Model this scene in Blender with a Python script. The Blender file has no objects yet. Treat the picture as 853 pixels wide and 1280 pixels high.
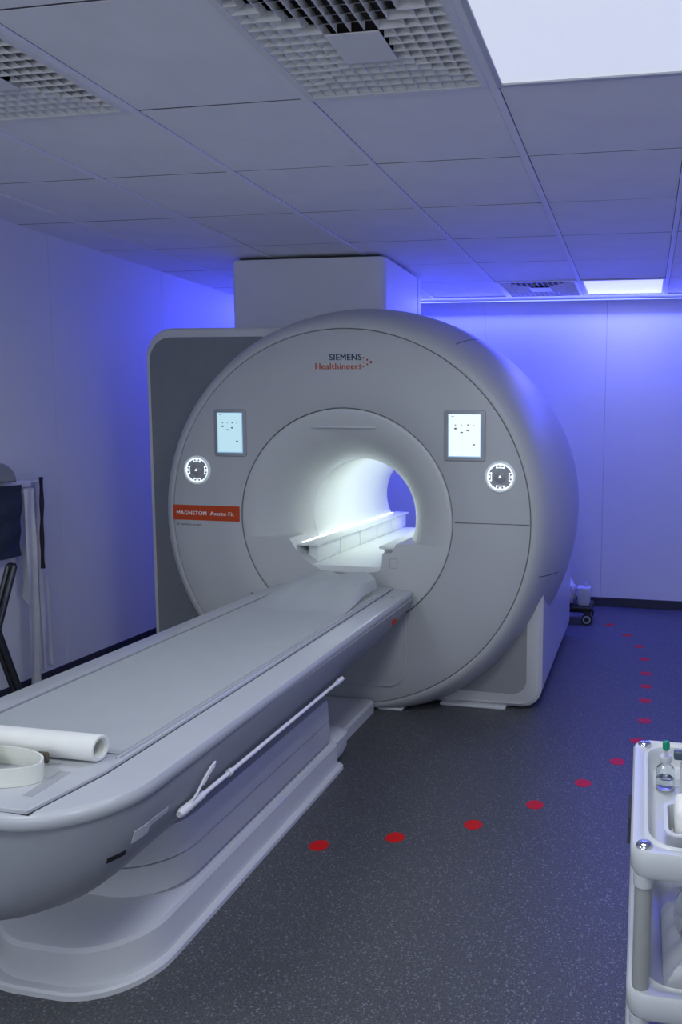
import bpy, bmesh, math, random
from mathutils import Vector, Matrix
random.seed(7)
S = bpy.context.scene
COL = S.collection
PI = math.pi

# ---------------------------------------------------------------- camera, world, exposure
H = 2.465                       # ceiling height
CAM = Vector((1.0742, -2.3393, H - 1.0114))
YAW, PITCH, ROLL, FPX = 0.180051572, -0.101680438, 0.0116811748, 948.25
cam_d = bpy.data.cameras.new('camera'); cam = bpy.data.objects.new('camera', cam_d); COL.objects.link(cam)
cam_d.sensor_fit = 'VERTICAL'; cam_d.sensor_height = 24.0; cam_d.lens = FPX * 24.0 / 1280.0
cam_d.shift_x = -204.63 / 1280.0; cam_d.shift_y = -8.75 / 1280.0
cam_d.clip_start = 0.05
cy, sy, cp, sp = math.cos(YAW), math.sin(YAW), math.cos(PITCH), math.sin(PITCH)
fw = Vector((-sy * cp, cy * cp, sp)); r0 = Vector((cy, sy, 0)); u0 = r0.cross(fw)
cr, sr = math.cos(ROLL), math.sin(ROLL)
rt = r0 * cr + u0 * sr; up = -r0 * sr + u0 * cr
M = Matrix((rt, up, -fw)).transposed().to_4x4(); M.translation = CAM
cam.matrix_world = M
S.camera = cam
w = bpy.data.worlds.new('world'); S.world = w; w.use_nodes = True
w.node_tree.nodes['Background'].inputs[0].default_value = (0.02, 0.02, 0.025, 1)
w.node_tree.nodes['Background'].inputs[1].default_value = 0.3
S.view_settings.view_transform = 'Standard'; S.view_settings.look = 'None'
S.view_settings.exposure = 0.0; S.view_settings.gamma = 1.0; S.view_settings.use_curve_mapping = False
S.cycles.max_bounces = 10; S.cycles.diffuse_bounces = 7; S.cycles.glossy_bounces = 4
S.cycles.use_denoising = True; S.cycles.sample_clamp_indirect = 6.0
PANEL_W = 14.5      # power of each ceiling panel's lamp
LED_W = 74.0        # power of the blue strip
BORE_L = 9.8        # radiance of the strips in the bore

XL, XR, YF, YB = -2.155, 2.45, -4.2, 3.84     # room walls

# ---------------------------------------------------------------- materials
def lin(c):
    return tuple(((v / 12.92) if v <= 0.04045 else ((v + 0.055) / 1.055) ** 2.4) for v in c)
MATS = {}
def mat(name, rgb, rough=0.5, metal=0.0, emit=None, estr=0.0, noise=0.0, nscale=8.0, bump=0.0, bscale=200.0, trans=0.0, alpha=1.0, coat=0.0, ior=1.45):
    m = bpy.data.materials.new(name); m.use_nodes = True
    nt = m.node_tree; b = nt.nodes['Principled BSDF']
    b.inputs['Base Color'].default_value = (*rgb, 1); b.inputs['Roughness'].default_value = rough
    b.inputs['Metallic'].default_value = metal; b.inputs['IOR'].default_value = ior
    b.inputs['Transmission Weight'].default_value = trans; b.inputs['Alpha'].default_value = alpha
    b.inputs['Coat Weight'].default_value = coat
    if emit:
        b.inputs['Emission Color'].default_value = (*emit, 1); b.inputs['Emission Strength'].default_value = estr
    tc = nt.nodes.new('ShaderNodeTexCoord')
    if noise > 0:
        n = nt.nodes.new('ShaderNodeTexNoise'); n.inputs['Scale'].default_value = nscale; n.inputs['Detail'].default_value = 5
        nt.links.new(tc.outputs['Object'], n.inputs['Vector'])
        r = nt.nodes.new('ShaderNodeValToRGB')
        r.color_ramp.elements[0].position = 0.3; r.color_ramp.elements[1].position = 0.7
        r.color_ramp.elements[0].color = (*[v * (1 - noise) for v in rgb], 1)
        r.color_ramp.elements[1].color = (*[min(1, v * (1 + noise)) for v in rgb], 1)
        nt.links.new(n.outputs['Fac'], r.inputs['Fac']); nt.links.new(r.outputs['Color'], b.inputs['Base Color'])
    if bump > 0:
        n2 = nt.nodes.new('ShaderNodeTexNoise'); n2.inputs['Scale'].default_value = bscale; n2.inputs['Detail'].default_value = 3
        nt.links.new(tc.outputs['Object'], n2.inputs['Vector'])
        bp = nt.nodes.new('ShaderNodeBump'); bp.inputs['Strength'].default_value = bump; bp.inputs['Distance'].default_value = 0.002
        nt.links.new(n2.outputs['Fac'], bp.inputs['Height']); nt.links.new(bp.outputs['Normal'], b.inputs['Normal'])
    MATS[name] = m
    return m
mat('white_plastic', (.58, .59, .61), .32, noise=.02, nscale=3)
mat('cover_white', (.455, .47, .485), .42, noise=.02, nscale=2, bump=.03, bscale=400)
mat('flare_white', (.52, .54, .545), .30, noise=.015, nscale=3)
mat('bore_white', (.80, .84, .83), .30, noise=.01, nscale=3)
mat('panel_grey', (.18, .195, .22), .5, noise=.04, nscale=30, bump=.1, bscale=600)
mat('base_grey', (.36, .37, .39), .45, noise=.03, nscale=20, bump=.05, bscale=500)
mat('recess_grey', (.38, .39, .42), .5, noise=.03)
mat('tower_white', (.72, .73, .745), .45, noise=.02, nscale=3)
mat('inlay_grey', (.25, .26, .275), .5, noise=.03, nscale=20, bump=.05, bscale=500)
mat('hull_grey', (.30, .315, .35), .42, noise=.03, nscale=6, bump=.04, bscale=500)
mat('inset_grey', (.12, .125, .145), .55, noise=.05, nscale=10)
mat('groove_dark', (.04, .042, .05), .6, noise=.1, nscale=20)
mat('joint_grey', (.10, .105, .12), .6, noise=.05, nscale=20)
mat('pedestal_white', (.64, .65, .67), .38, noise=.02, nscale=4, bump=.03, bscale=400)
mat('rim_white', (.50, .52, .55), .28, noise=.015, nscale=4)
mat('ceiling_tile', (.86, .865, .88), .9, noise=.03, nscale=5, bump=.25, bscale=350)
mat('ceiling_band', (.86, .87, .89), .6, noise=.02, nscale=5)
mat('plenum_dark', (.09, .075, .06), .9, noise=.2, nscale=3)
mat('gap_shade', (.06, .062, .075), .8, noise=.1, nscale=10)  # dark colour standing in for the shade inside the narrow ceiling gaps
mat('vent_white', (.78, .78, .77), .5, noise=.03, nscale=8)
mat('wall_paint', (.74, .75, .78), .55, noise=.015, nscale=2, bump=.06, bscale=300)
mat('baseboard_dark', (.035, .038, .05), .5, noise=.1, nscale=20)
mat('diffuser_lit', (.75, .77, .80), .4, emit=(.80, .86, 1.0), estr=.62, noise=.02, nscale=4)
mat('added_glow', (.6, .62, .65), .2, emit=(.86, .93, 1.0), estr=2.9, noise=.02)  # glow of the unseen pane added behind the camera
mat('lamp_frame', (.55, .56, .60), .45, noise=.02)
mat('led_lit', (.3, .35, .9), .4, emit=(.28, .36, 1.0), estr=1.6, noise=.02)
mat('led_profile', (.6, .62, .68), .4, metal=.3, noise=.03)
mat('bore_led', (.9, .95, .95), .4, emit=(.94, 1.0, .94), estr=BORE_L, noise=.01)
mat('rail_led', (.9, .95, .95), .4, emit=(.92, 1.0, .97), estr=3.5, noise=.01)
mat('screen_a', (.05, .06, .07), .2, emit=(.50, .76, .88), estr=.95, noise=.01)
mat('screen_b', (.05, .06, .07), .2, emit=(.80, .91, 1.0), estr=1.05, noise=.01)
mat('screen_mark', (.05, .08, .12), .4, noise=.05)
mat('screen_bezel', (.33, .35, .38), .35, noise=.03)
mat('screen_edge', (.35, .52, .70), .3, emit=(.22, .42, .62), estr=.5, noise=.02)
mat('dial_glow', (.8, .85, .88), .3, emit=(.80, .88, .95), estr=1.0, noise=.01)
mat('dial_rim', (.72, .78, .80), .25, emit=(.6, .7, .72), estr=.18, noise=.01)
mat('dial_face', (.34, .35, .37), .35, noise=.04)
mat('dial_knob', (.30, .31, .33), .3, noise=.04)
mat('logo_teal', lin((.02, .22, .32)), .4, noise=.02)
mat('logo_orange', lin((.68, .28, .10)), .4, noise=.02)
mat('logo_red', lin((.60, .10, .12)), .4, noise=.02)
mat('label_orange', lin((.74, .25, .02)), .35, noise=.02)
mat('label_text', (.80, .78, .76), .4, noise=.01)
mat('grey_text', (.10, .11, .13), .5, noise=.02)
mat('paper_sheet', (.46, .49, .50), .75, noise=.02, nscale=10, bump=.08, bscale=150)
mat('paper_roll', (.80, .80, .77), .8, noise=.02, nscale=20, bump=.05, bscale=300)
mat('cream_strap', (.76, .77, .70), .6, noise=.04, nscale=25, bump=.08, bscale=300)
mat('strap_hole', (.10, .08, .06), .7, noise=.1)
mat('sticker_red', lin((.80, .05, .03)), .5, noise=.06, nscale=30)
mat('sticker_white', (.60, .61, .63), .5, noise=.05, nscale=60)
mat('black_plastic', (.012, .012, .015), .4, noise=.1)
mat('red_plastic', (.45, .05, .02), .35, noise=.05)
mat('rod_white', (.78, .78, .82), .3, noise=.02)
mat('dark_steel', (.08, .085, .10), .35, metal=.7, noise=.05)
mat('chrome', (.75, .76, .80), .12, metal=1.0, noise=.02)
mat('post_grey', (.34, .35, .34), .4, noise=.03, nscale=20)
mat('cart_white', (.56, .58, .60), .35, noise=.02, nscale=5)
mat('rail_white', (.82, .83, .83), .35, noise=.02)
mat('clear_plastic', (.90, .92, .95), .08, trans=.92, noise=.01, ior=1.35)
mat('film_white', (.72, .74, .76), .22, trans=.25, noise=.04, nscale=20, ior=1.3)
mat('clear_glass', (.95, .97, .98), .02, trans=1.0, noise=.005, ior=1.45)
mat('clear_liquid', (.92, .95, .96), .0, trans=1.0, noise=.005, ior=1.33)
mat('green_cap', (.0, .26, .14), .35, noise=.04)
mat('slate_cap', (.05, .08, .12), .4, noise=.05)
mat('navy_cloth', (.03, .04, .075), .8, noise=.12, nscale=30, bump=.2, bscale=200)
mat('strap_dark', (.02, .018, .04), .7, noise=.1, nscale=30)
mat('cloth_white', (.70, .70, .72), .85, noise=.05, nscale=15, bump=.2, bscale=120)
mat('grey_felt', (.28, .29, .33), .8, noise=.06, nscale=20)
mat('rubber', (.02, .02, .022), .7, noise=.1)
mat('weld_seam', (.10, .103, .115), .5, noise=.1, nscale=20)

def floor_material():
    m = bpy.data.materials.new('floor_vinyl'); m.use_nodes = True; nt = m.node_tree; b = nt.nodes['Principled BSDF']
    tc = nt.nodes.new('ShaderNodeTexCoord')
    n = nt.nodes.new('ShaderNodeTexNoise'); n.inputs['Scale'].default_value = 170; n.inputs['Detail'].default_value = 6; n.inputs['Roughness'].default_value = .75
    v = nt.nodes.new('ShaderNodeTexVoronoi'); v.inputs['Scale'].default_value = 260
    big = nt.nodes.new('ShaderNodeTexNoise'); big.inputs['Scale'].default_value = 1.3; big.inputs['Detail'].default_value = 4
    for x in (n, v, big): nt.links.new(tc.outputs['Object'], x.inputs['Vector'])
    r = nt.nodes.new('ShaderNodeValToRGB')
    r.color_ramp.elements[0].position = .36; r.color_ramp.elements[0].color = (.030, .032, .036, 1)
    r.color_ramp.elements[1].position = .70; r.color_ramp.elements[1].color = (.135, .14, .15, 1)
    nt.links.new(n.outputs['Fac'], r.inputs['Fac'])
    sr_ = nt.nodes.new('ShaderNodeSeparateColor'); nt.links.new(v.outputs['Color'], sr_.inputs['Color'])
    gt = nt.nodes.new('ShaderNodeMath'); gt.operation = 'GREATER_THAN'; gt.inputs[1].default_value = .93
    nt.links.new(sr_.outputs['Red'], gt.inputs[0])
    mx = nt.nodes.new('ShaderNodeMix'); mx.data_type = 'RGBA'
    mx.inputs['B'].default_value = (.30, .31, .34, 1)
    mlt = nt.nodes.new('ShaderNodeMath'); mlt.operation = 'MULTIPLY'; mlt.inputs[1].default_value = .5
    nt.links.new(gt.outputs[0], mlt.inputs[0]); nt.links.new(mlt.outputs[0], mx.inputs['Factor'])
    nt.links.new(r.outputs['Color'], mx.inputs['A'])
    mr = nt.nodes.new('ShaderNodeMapRange'); mr.inputs['To Min'].default_value = .85; mr.inputs['To Max'].default_value = 1.15
    nt.links.new(big.outputs['Fac'], mr.inputs['Value'])
    mm = nt.nodes.new('ShaderNodeVectorMath'); mm.operation = 'SCALE'
    nt.links.new(mx.outputs['Result'], mm.inputs[0]); nt.links.new(mr.outputs['Result'], mm.inputs['Scale'])
    nt.links.new(mm.outputs['Vector'], b.inputs['Base Color'])
    b.inputs['Roughness'].default_value = .48
    bp = nt.nodes.new('ShaderNodeBump'); bp.inputs['Strength'].default_value = .15; bp.inputs['Distance'].default_value = .001
    nt.links.new(n.outputs['Fac'], bp.inputs['Height']); nt.links.new(bp.outputs['Normal'], b.inputs['Normal'])
    MATS['floor_vinyl'] = m
floor_material()

# ---------------------------------------------------------------- mesh helpers (all in world metres)
def new_bm(): return bmesh.new()
def box(bm, x0, x1, y0, y1, z0, z1, bev=0.0, seg=2):
    vs = [bm.verts.new((x, y, z)) for x in (x0, x1) for y in (y0, y1) for z in (z0, z1)]
    f = [(0, 1, 3, 2), (4, 6, 7, 5), (0, 4, 5, 1), (2, 3, 7, 6), (0, 2, 6, 4), (1, 5, 7, 3)]
    fs = [bm.faces.new([vs[i] for i in q]) for q in f]
    if bev > 0:
        es = list({e for q in fs for e in q.edges})
        bmesh.ops.bevel(bm, geom=es, offset=bev, segments=seg, profile=.5, affect='EDGES')
def tube(bm, pts, r, n=10, cap=True, radii=None):
    pts = [Vector(p) for p in pts]; rings = []
    ref = None
    for i, p in enumerate(pts):
        d = (pts[min(i + 1, len(pts) - 1)] - pts[max(i - 1, 0)]).normalized()
        if ref is None:
            ref = d.orthogonal().normalized()
        a = (ref - d * ref.dot(d)).normalized(); ref = a; b2 = d.cross(a)
        rr_ = radii[i] if radii else r
        rings.append([bm.verts.new(p + (a * math.cos(2 * PI * k / n) + b2 * math.sin(2 * PI * k / n)) * rr_) for k in range(n)])
    for i in range(len(rings) - 1):
        for k in range(n):
            bm.faces.new((rings[i][k], rings[i][(k + 1) % n], rings[i + 1][(k + 1) % n], rings[i + 1][k]))
    if cap:
        bm.faces.new(rings[0][::-1]); bm.faces.new(rings[-1])
def lathe(bm, prof, c, axis='Z', n=40, closed=False):
    """prof: list of (radius, height along axis)"""
    rings = []
    for r, h in prof:
        ring = []
        for k in range(n):
            a = 2 * PI * k / n
            u, v = r * math.cos(a), r * math.sin(a)
            p = {'Z': (u, v, h), 'Y': (u, h, v), 'X': (h, u, v)}[axis]
            ring.append(bm.verts.new((c[0] + p[0], c[1] + p[1], c[2] + p[2])))
        rings.append(ring)
    m = len(rings)
    for i in range(m if closed else m - 1):
        a, b2 = rings[i], rings[(i + 1) % m]
        for k in range(n):
            bm.faces.new((a[k], a[(k + 1) % n], b2[(k + 1) % n], b2[k]))
    if not closed:
        if prof[0][0] > 1e-5: bm.faces.new(rings[0][::-1])
        if prof[-1][0] > 1e-5: bm.faces.new(rings[-1])
def rr(x0, x1, y0, y1, rs, n=8):
    """rounded rectangle outline, ccw from (x0,y0); rs = radii at (x0y0, x1y0, x1y1, x0y1)"""
    if not isinstance(rs, (tuple, list)): rs = (rs,) * 4
    out = []
    for (cx, cyy, a0, r) in ((x0 + rs[0], y0 + rs[0], PI, rs[0]), (x1 - rs[1], y0 + rs[1], 1.5 * PI, rs[1]),
                             (x1 - rs[2], y1 - rs[2], 0, rs[2]), (x0 + rs[3], y1 - rs[3], .5 * PI, rs[3])):
        for k in range(n + 1):
            a = a0 + .5 * PI * k / n
            out.append((cx + r * math.cos(a), cyy + r * math.sin(a)))
    return out
def loft(bm, loops, cap0=True, cap1=True):
    rings = [[bm.verts.new(p) for p in lp] for lp in loops]
    n = len(rings[0])
    for i in range(len(rings) - 1):
        for k in range(n):
            bm.faces.new((rings[i][k], rings[i][(k + 1) % n], rings[i + 1][(k + 1) % n], rings[i + 1][k]))
    if cap0: bm.faces.new(rings[0][::-1])
    if cap1: bm.faces.new(rings[-1])
def prism(bm, outline, a0, a1, axis='Z', bev=0.0):
    """outline (u,v) extruded along axis"""
    def P(u, v, h): return {'Z': (u, v, h), 'Y': (u, h, v), 'X': (h, u, v)}[axis]
    if bev:
        cx = sum(p[0] for p in outline) / len(outline); cz = sum(p[1] for p in outline) / len(outline)
        def ins(d):
            ext = max(max(abs(p[0] - cx) for p in outline), 1e-6), max(max(abs(p[1] - cz) for p in outline), 1e-6)
            return [(cx + (p[0] - cx) * (1 - d / ext[0]), cz + (p[1] - cz) * (1 - d / ext[1])) for p in outline]
        loft(bm, [[P(u, v, a0) for u, v in ins(bev)], [P(u, v, a0 + bev) for u, v in outline],
                  [P(u, v, a1 - bev) for u, v in outline], [P(u, v, a1) for u, v in ins(bev)]])
    else:
        loft(bm, [[P(u, v, a0) for u, v in outline], [P(u, v, a1) for u, v in outline]])
def finish(bm, angle=35):
    bmesh.ops.remove_doubles(bm, verts=bm.verts, dist=1e-6)
    bmesh.ops.recalc_face_normals(bm, faces=bm.faces)
def wloc(p):
    v = Vector((0, 0, 0))
    while p is not None:
        v = v + p.location; p = p.parent
    return v
def obj(name, bm, m, parent=None, origin=None, smooth=40, label=None):
    finish(bm)
    me = bpy.data.meshes.new(name)
    o0 = Vector(origin) if origin is not None else (wloc(parent) if parent else Vector((0, 0, 0)))
    bmesh.ops.translate(bm, verts=bm.verts, vec=-o0)
    bm.to_mesh(me); bm.free()
    if smooth:
        me.polygons.foreach_set('use_smooth', [True] * len(me.polygons)); me.set_sharp_from_angle(angle=math.radians(smooth))
    me.materials.append(MATS[m])
    o = bpy.data.objects.new(name, me); COL.objects.link(o)
    if parent:
        o.parent = parent; o.location = o0 - wloc(parent)
    else:
        o.location = o0
    if label: o['label'] = label
    return o
def tag(o, label, cat, group=None):
    o['label'] = label; o['category'] = cat
    if group: o['group'] = group
    return o
def thing(name, label, cat, loc=(0, 0, 0), group=None):
    o = bpy.data.objects.new(name, None); COL.objects.link(o); o.location = loc; o.empty_display_size = .1
    return tag(o, label, cat, group)
def struct(name, bm, m, **k):
    o = obj(name, bm, m, **k); o['kind'] = 'structure'
    return o
def copy_at(src, loc, parent):
    c = src.copy(); COL.objects.link(c); c.parent = parent; c.location = loc
    return c
def text_part(name, body, x0, x1, zb, Y, m, parent, bold=.0, depth=.0008):
    """flat lettering on a face that looks towards -Y, from x0 to x1, baseline zb"""
    cu = bpy.data.curves.new(name, 'FONT'); cu.body = body; cu.size = 1.0; cu.extrude = .01; cu.resolution_u = 3; cu.space_character = 1.08
    t = bpy.data.objects.new(name, cu); COL.objects.link(t)
    bpy.context.view_layer.update()
    me = bpy.data.meshes.new_from_object(t.evaluated_get(bpy.context.evaluated_depsgraph_get()))
    bpy.data.objects.remove(t); bpy.data.curves.remove(cu)
    xs = [v.co.x for v in me.vertices]; s = (x1 - x0) / (max(xs) - min(xs)); mn = min(xs)
    o0 = wloc(parent)
    bm = new_bm()
    for k in ((-1, 0, 1) if bold else (0,)):
        n0 = len(bm.verts); bm.from_mesh(me); bm.verts.ensure_lookup_table()
        for v in bm.verts[n0:]: v.co.x += k * bold; v.co.z += k * .004
    bm.to_mesh(me); bm.free()
    for v in me.vertices:
        x, y, z = v.co
        v.co = Vector((x0 + (x - mn) * s, Y - depth * (z / .01 * .5 + .5), zb + y * s)) - o0
    me.materials.clear(); me.materials.append(MATS[m])
    o = bpy.data.objects.new(name, me); COL.objects.link(o); o.parent = parent
    return o

# ================================================================ STRUCTURE
bm = new_bm(); box(bm, XL - .1, XR + .1, YF - .1, YB + .1, -.1, 0); floor = struct('floor', bm, 'floor_vinyl', smooth=0)
for x in (-1.35, .05, 1.45):
    bm = new_bm(); box(bm, x - .002, x + .002, YF, YB, -.002, .0004); obj('weld_seam', bm, 'weld_seam', parent=floor, smooth=0)
# ceiling slab (dark plenum above), tiles and bands
bm = new_bm(); box(bm, XL - .1, XR + .1, YF - .1, YB + .1, H + .16, H + .26); ceil = struct('ceiling', bm, 'plenum_dark', smooth=0)
LIGHTS = [(1, -1), (1, 5), (1, -4), (-2, -4)]  # the last two are unseen panels, added behind the camera for brightness
VENTS = [(0, -1), (-2, -1), (0, 5)]
BW = .0125
for i in range(-3, 5):
    x = .6 * i
    if XL + .02 < x < XR - .02:
        bm = new_bm(); box(bm, x - BW, x + BW, YF, 3.6, H, H + .03, .001, 1); obj('ceiling_band', bm, 'ceiling_band', parent=ceil, smooth=0)
        bm = new_bm(); box(bm, x - BW - .006, x + BW + .006, YF, 3.6, H + .0075, H + .034); obj('gap_shade_strip', bm, 'gap_shade', parent=ceil, smooth=0)  # shade line along both band edges, put into the strip's colour
for j in range(-7, 7):
    bm = new_bm(); box(bm, XL, XR, .6 * j - .006, .6 * j + .006, H + .0072, H + .033); obj('gap_shade_strip', bm, 'gap_shade', parent=ceil, smooth=0)  # fills the gap between tile rows with its shade as dark colour
tilecache = {}
for i in range(-4, 5):
    xa, xb = max(XL, .6 * i + (BW + .003 if .6 * i > XL else 0)), min(XR, .6 * (i + 1) - (BW + .003 if .6 * (i + 1) < XR else 0))
    if xb - xa < .02: continue
    for j in range(-7, 6):
        if (i, j) in LIGHTS or (i, j) in VENTS: continue
        ya, yb = .6 * j + .0042, .6 * (j + 1) - .0042
        key = (round(xb - xa, 3),)
        if key not in tilecache:
            bm = new_bm(); box(bm, xa, xb, ya, yb, H + .006, H + .021, .001, 1)
            t = obj('ceiling_tile', bm, 'ceiling_tile', parent=ceil, origin=((xa + xb) / 2, (ya + yb) / 2, H + .006), smooth=0)
            tilecache[key] = t
        else:
            t = copy_at(tilecache[key], Vector(((xa + xb) / 2, (ya + yb) / 2, H + .006)), ceil)
        t.rotation_euler = (random.uniform(-.0022, .0022), random.uniform(-.002, .002), 0)
bm = new_bm(); box(bm, XL, XR, 3.602, YB, H, H + .03, .001, 1); struct('trim_1', bm, 'ceiling_band', smooth=0)
# walls: slab + coated panels with joints
def wall(name, bmb, panels, axis):
    wl = struct(name, bmb, 'baseboard_dark', smooth=0)
    for bmx in panels: obj('wall_panel', bmx, 'wall_paint', parent=wl, smooth=0)
    return wl
def panel_box(*a):
    b_ = new_bm(); box(b_, *a, .0012, 1); return b_
ys = [YF, -3.56, -2.57, -1.58, -.59, .40, 1.396, 2.387, 3.38, YB]
bm = new_bm(); box(bm, XL - .1, XL - .012, YF, YB, 0, H + .03)
wall('wall_left', bm, [panel_box(XL - .012, XL, a + .0008, b_ - .0008, .0, H + .03) for a, b_ in zip(ys, ys[1:])], 'Y')
xs = [XL, -1.22, -.23, .759, 1.75, XR]
bm = new_bm(); box(bm, XL - .1, XR + .1, YB + .012, YB + .1, 0, H + .03)
wall('wall_rear', bm, [panel_box(a + .0008, b_ - .0008, YB, YB + .012, .0, H + .03) for a, b_ in zip(xs, xs[1:])], 'X')
bm = new_bm(); box(bm, XR + .012, XR + .1, YF, YB, 0, H + .03)
wall('wall_right', bm, [panel_box(XR, XR + .012, a + .0008, b_ - .0008, .0, H + .03) for a, b_ in zip(ys, ys[1:])], 'Y')
bm = new_bm(); box(bm, XL - .1, XR + .1, YF - .1, YF - .012, 0, H + .03)
wall('wall_front', bm, [panel_box(a + .0008, b_ - .0008, YF - .012, YF, .0, H + .03) for a, b_ in zip(xs, xs[1:])], 'X')
bm = new_bm(); box(bm, XL, XL + .008, YF, YB, 0, .075, .002, 1); struct('baseboard_left', bm, 'baseboard_dark', smooth=0)
bm = new_bm(); box(bm, XL + .008, XR - .008, YB - .008, YB, 0, .075, .002, 1); struct('baseboard_rear', bm, 'baseboard_dark', smooth=0)
bm = new_bm(); box(bm, XR - .008, XR, YF, YB, 0, .075, .002, 1); struct('baseboard_right', bm, 'baseboard_dark', smooth=0)

# unseen glowing pane and frame, added behind the camera to brighten the room
bm = new_bm()
for a in ((-1.30, 1.00, .92, .97), (-1.30, 1.00, 2.03, 2.08), (-1.30, -1.25, .97, 2.03), (.95, 1.00, .97, 2.03)): box(bm, a[0], a[1], YF, YF + .03, a[2], a[3], .004, 1)
added_frame = struct('added_light_frame', bm, 'lamp_frame', smooth=0)
bm = new_bm(); box(bm, -1.25, .95, YF + .004, YF + .012, .97, 2.03); obj('added_light_pane', bm, 'added_glow', parent=added_frame, smooth=0)

# ================================================================ CEILING LIGHTS
def area(name, loc, sx, sy_, power, color, rot=(0, 0, 0), spread=180, parent=None):
    l = bpy.data.lights.new(name, 'AREA'); l.shape = 'RECTANGLE'; l.size = sx; l.size_y = sy_; l.energy = power; l.color = color
    l.spread = math.radians(spread)
    o = bpy.data.objects.new(name, l); COL.objects.link(o); o.rotation_euler = rot
    if parent:
        o.parent = parent; o.location = Vector(loc) - wloc(parent)
    else: o.location = loc
    return o
PSCALE = {(1, -1): 1.0, (1, 5): .10, (1, -4): 1.0, (-2, -4): 1.0}
LLAB = {(1, -1): 'large bright square ceiling light panel beside the near eggcrate vent', (1, 5): 'small bright ceiling light panel far back above the rear wall',
        (1, -4): 'added square ceiling light panel, unseen behind the camera on the right', (-2, -4): 'added square ceiling light panel, unseen behind the camera on the left'}
for (i, j) in LIGHTS:
    x0, x1, y0, y1 = .6 * i + BW, .6 * (i + 1) - BW, .6 * j + .002, .6 * (j + 1) - .002
    t = thing('ceiling_light_panel', LLAB[(i, j)], 'light', ((x0 + x1) / 2, (y0 + y1) / 2, H), 'square ceiling light panels')
    bm = new_bm(); fwid = .017
    box(bm, x0, x0 + fwid, y0, y1, H - .003, H + .03, .001, 1); box(bm, x1 - fwid, x1, y0, y1, H - .003, H + .03, .001, 1)
    box(bm, x0 + fwid, x1 - fwid, y0, y0 + fwid, H - .003, H + .03, .001, 1); box(bm, x0 + fwid, x1 - fwid, y1 - fwid, y1, H - .003, H + .03, .001, 1)
    obj('frame', bm, 'lamp_frame', parent=t, smooth=0)
    bm = new_bm(); box(bm, x0 + fwid, x1 - fwid, y0 + fwid, y1 - fwid, H + .003, H + .03); obj('diffuser', bm, 'diffuser_lit', parent=t, smooth=0)
    area('panel_lamp', ((x0 + x1) / 2, (y0 + y1) / 2, H - .004), .54, .54, PANEL_W * PSCALE[(i, j)], (.90, .96, 1.0), spread=170, parent=t)

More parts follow.
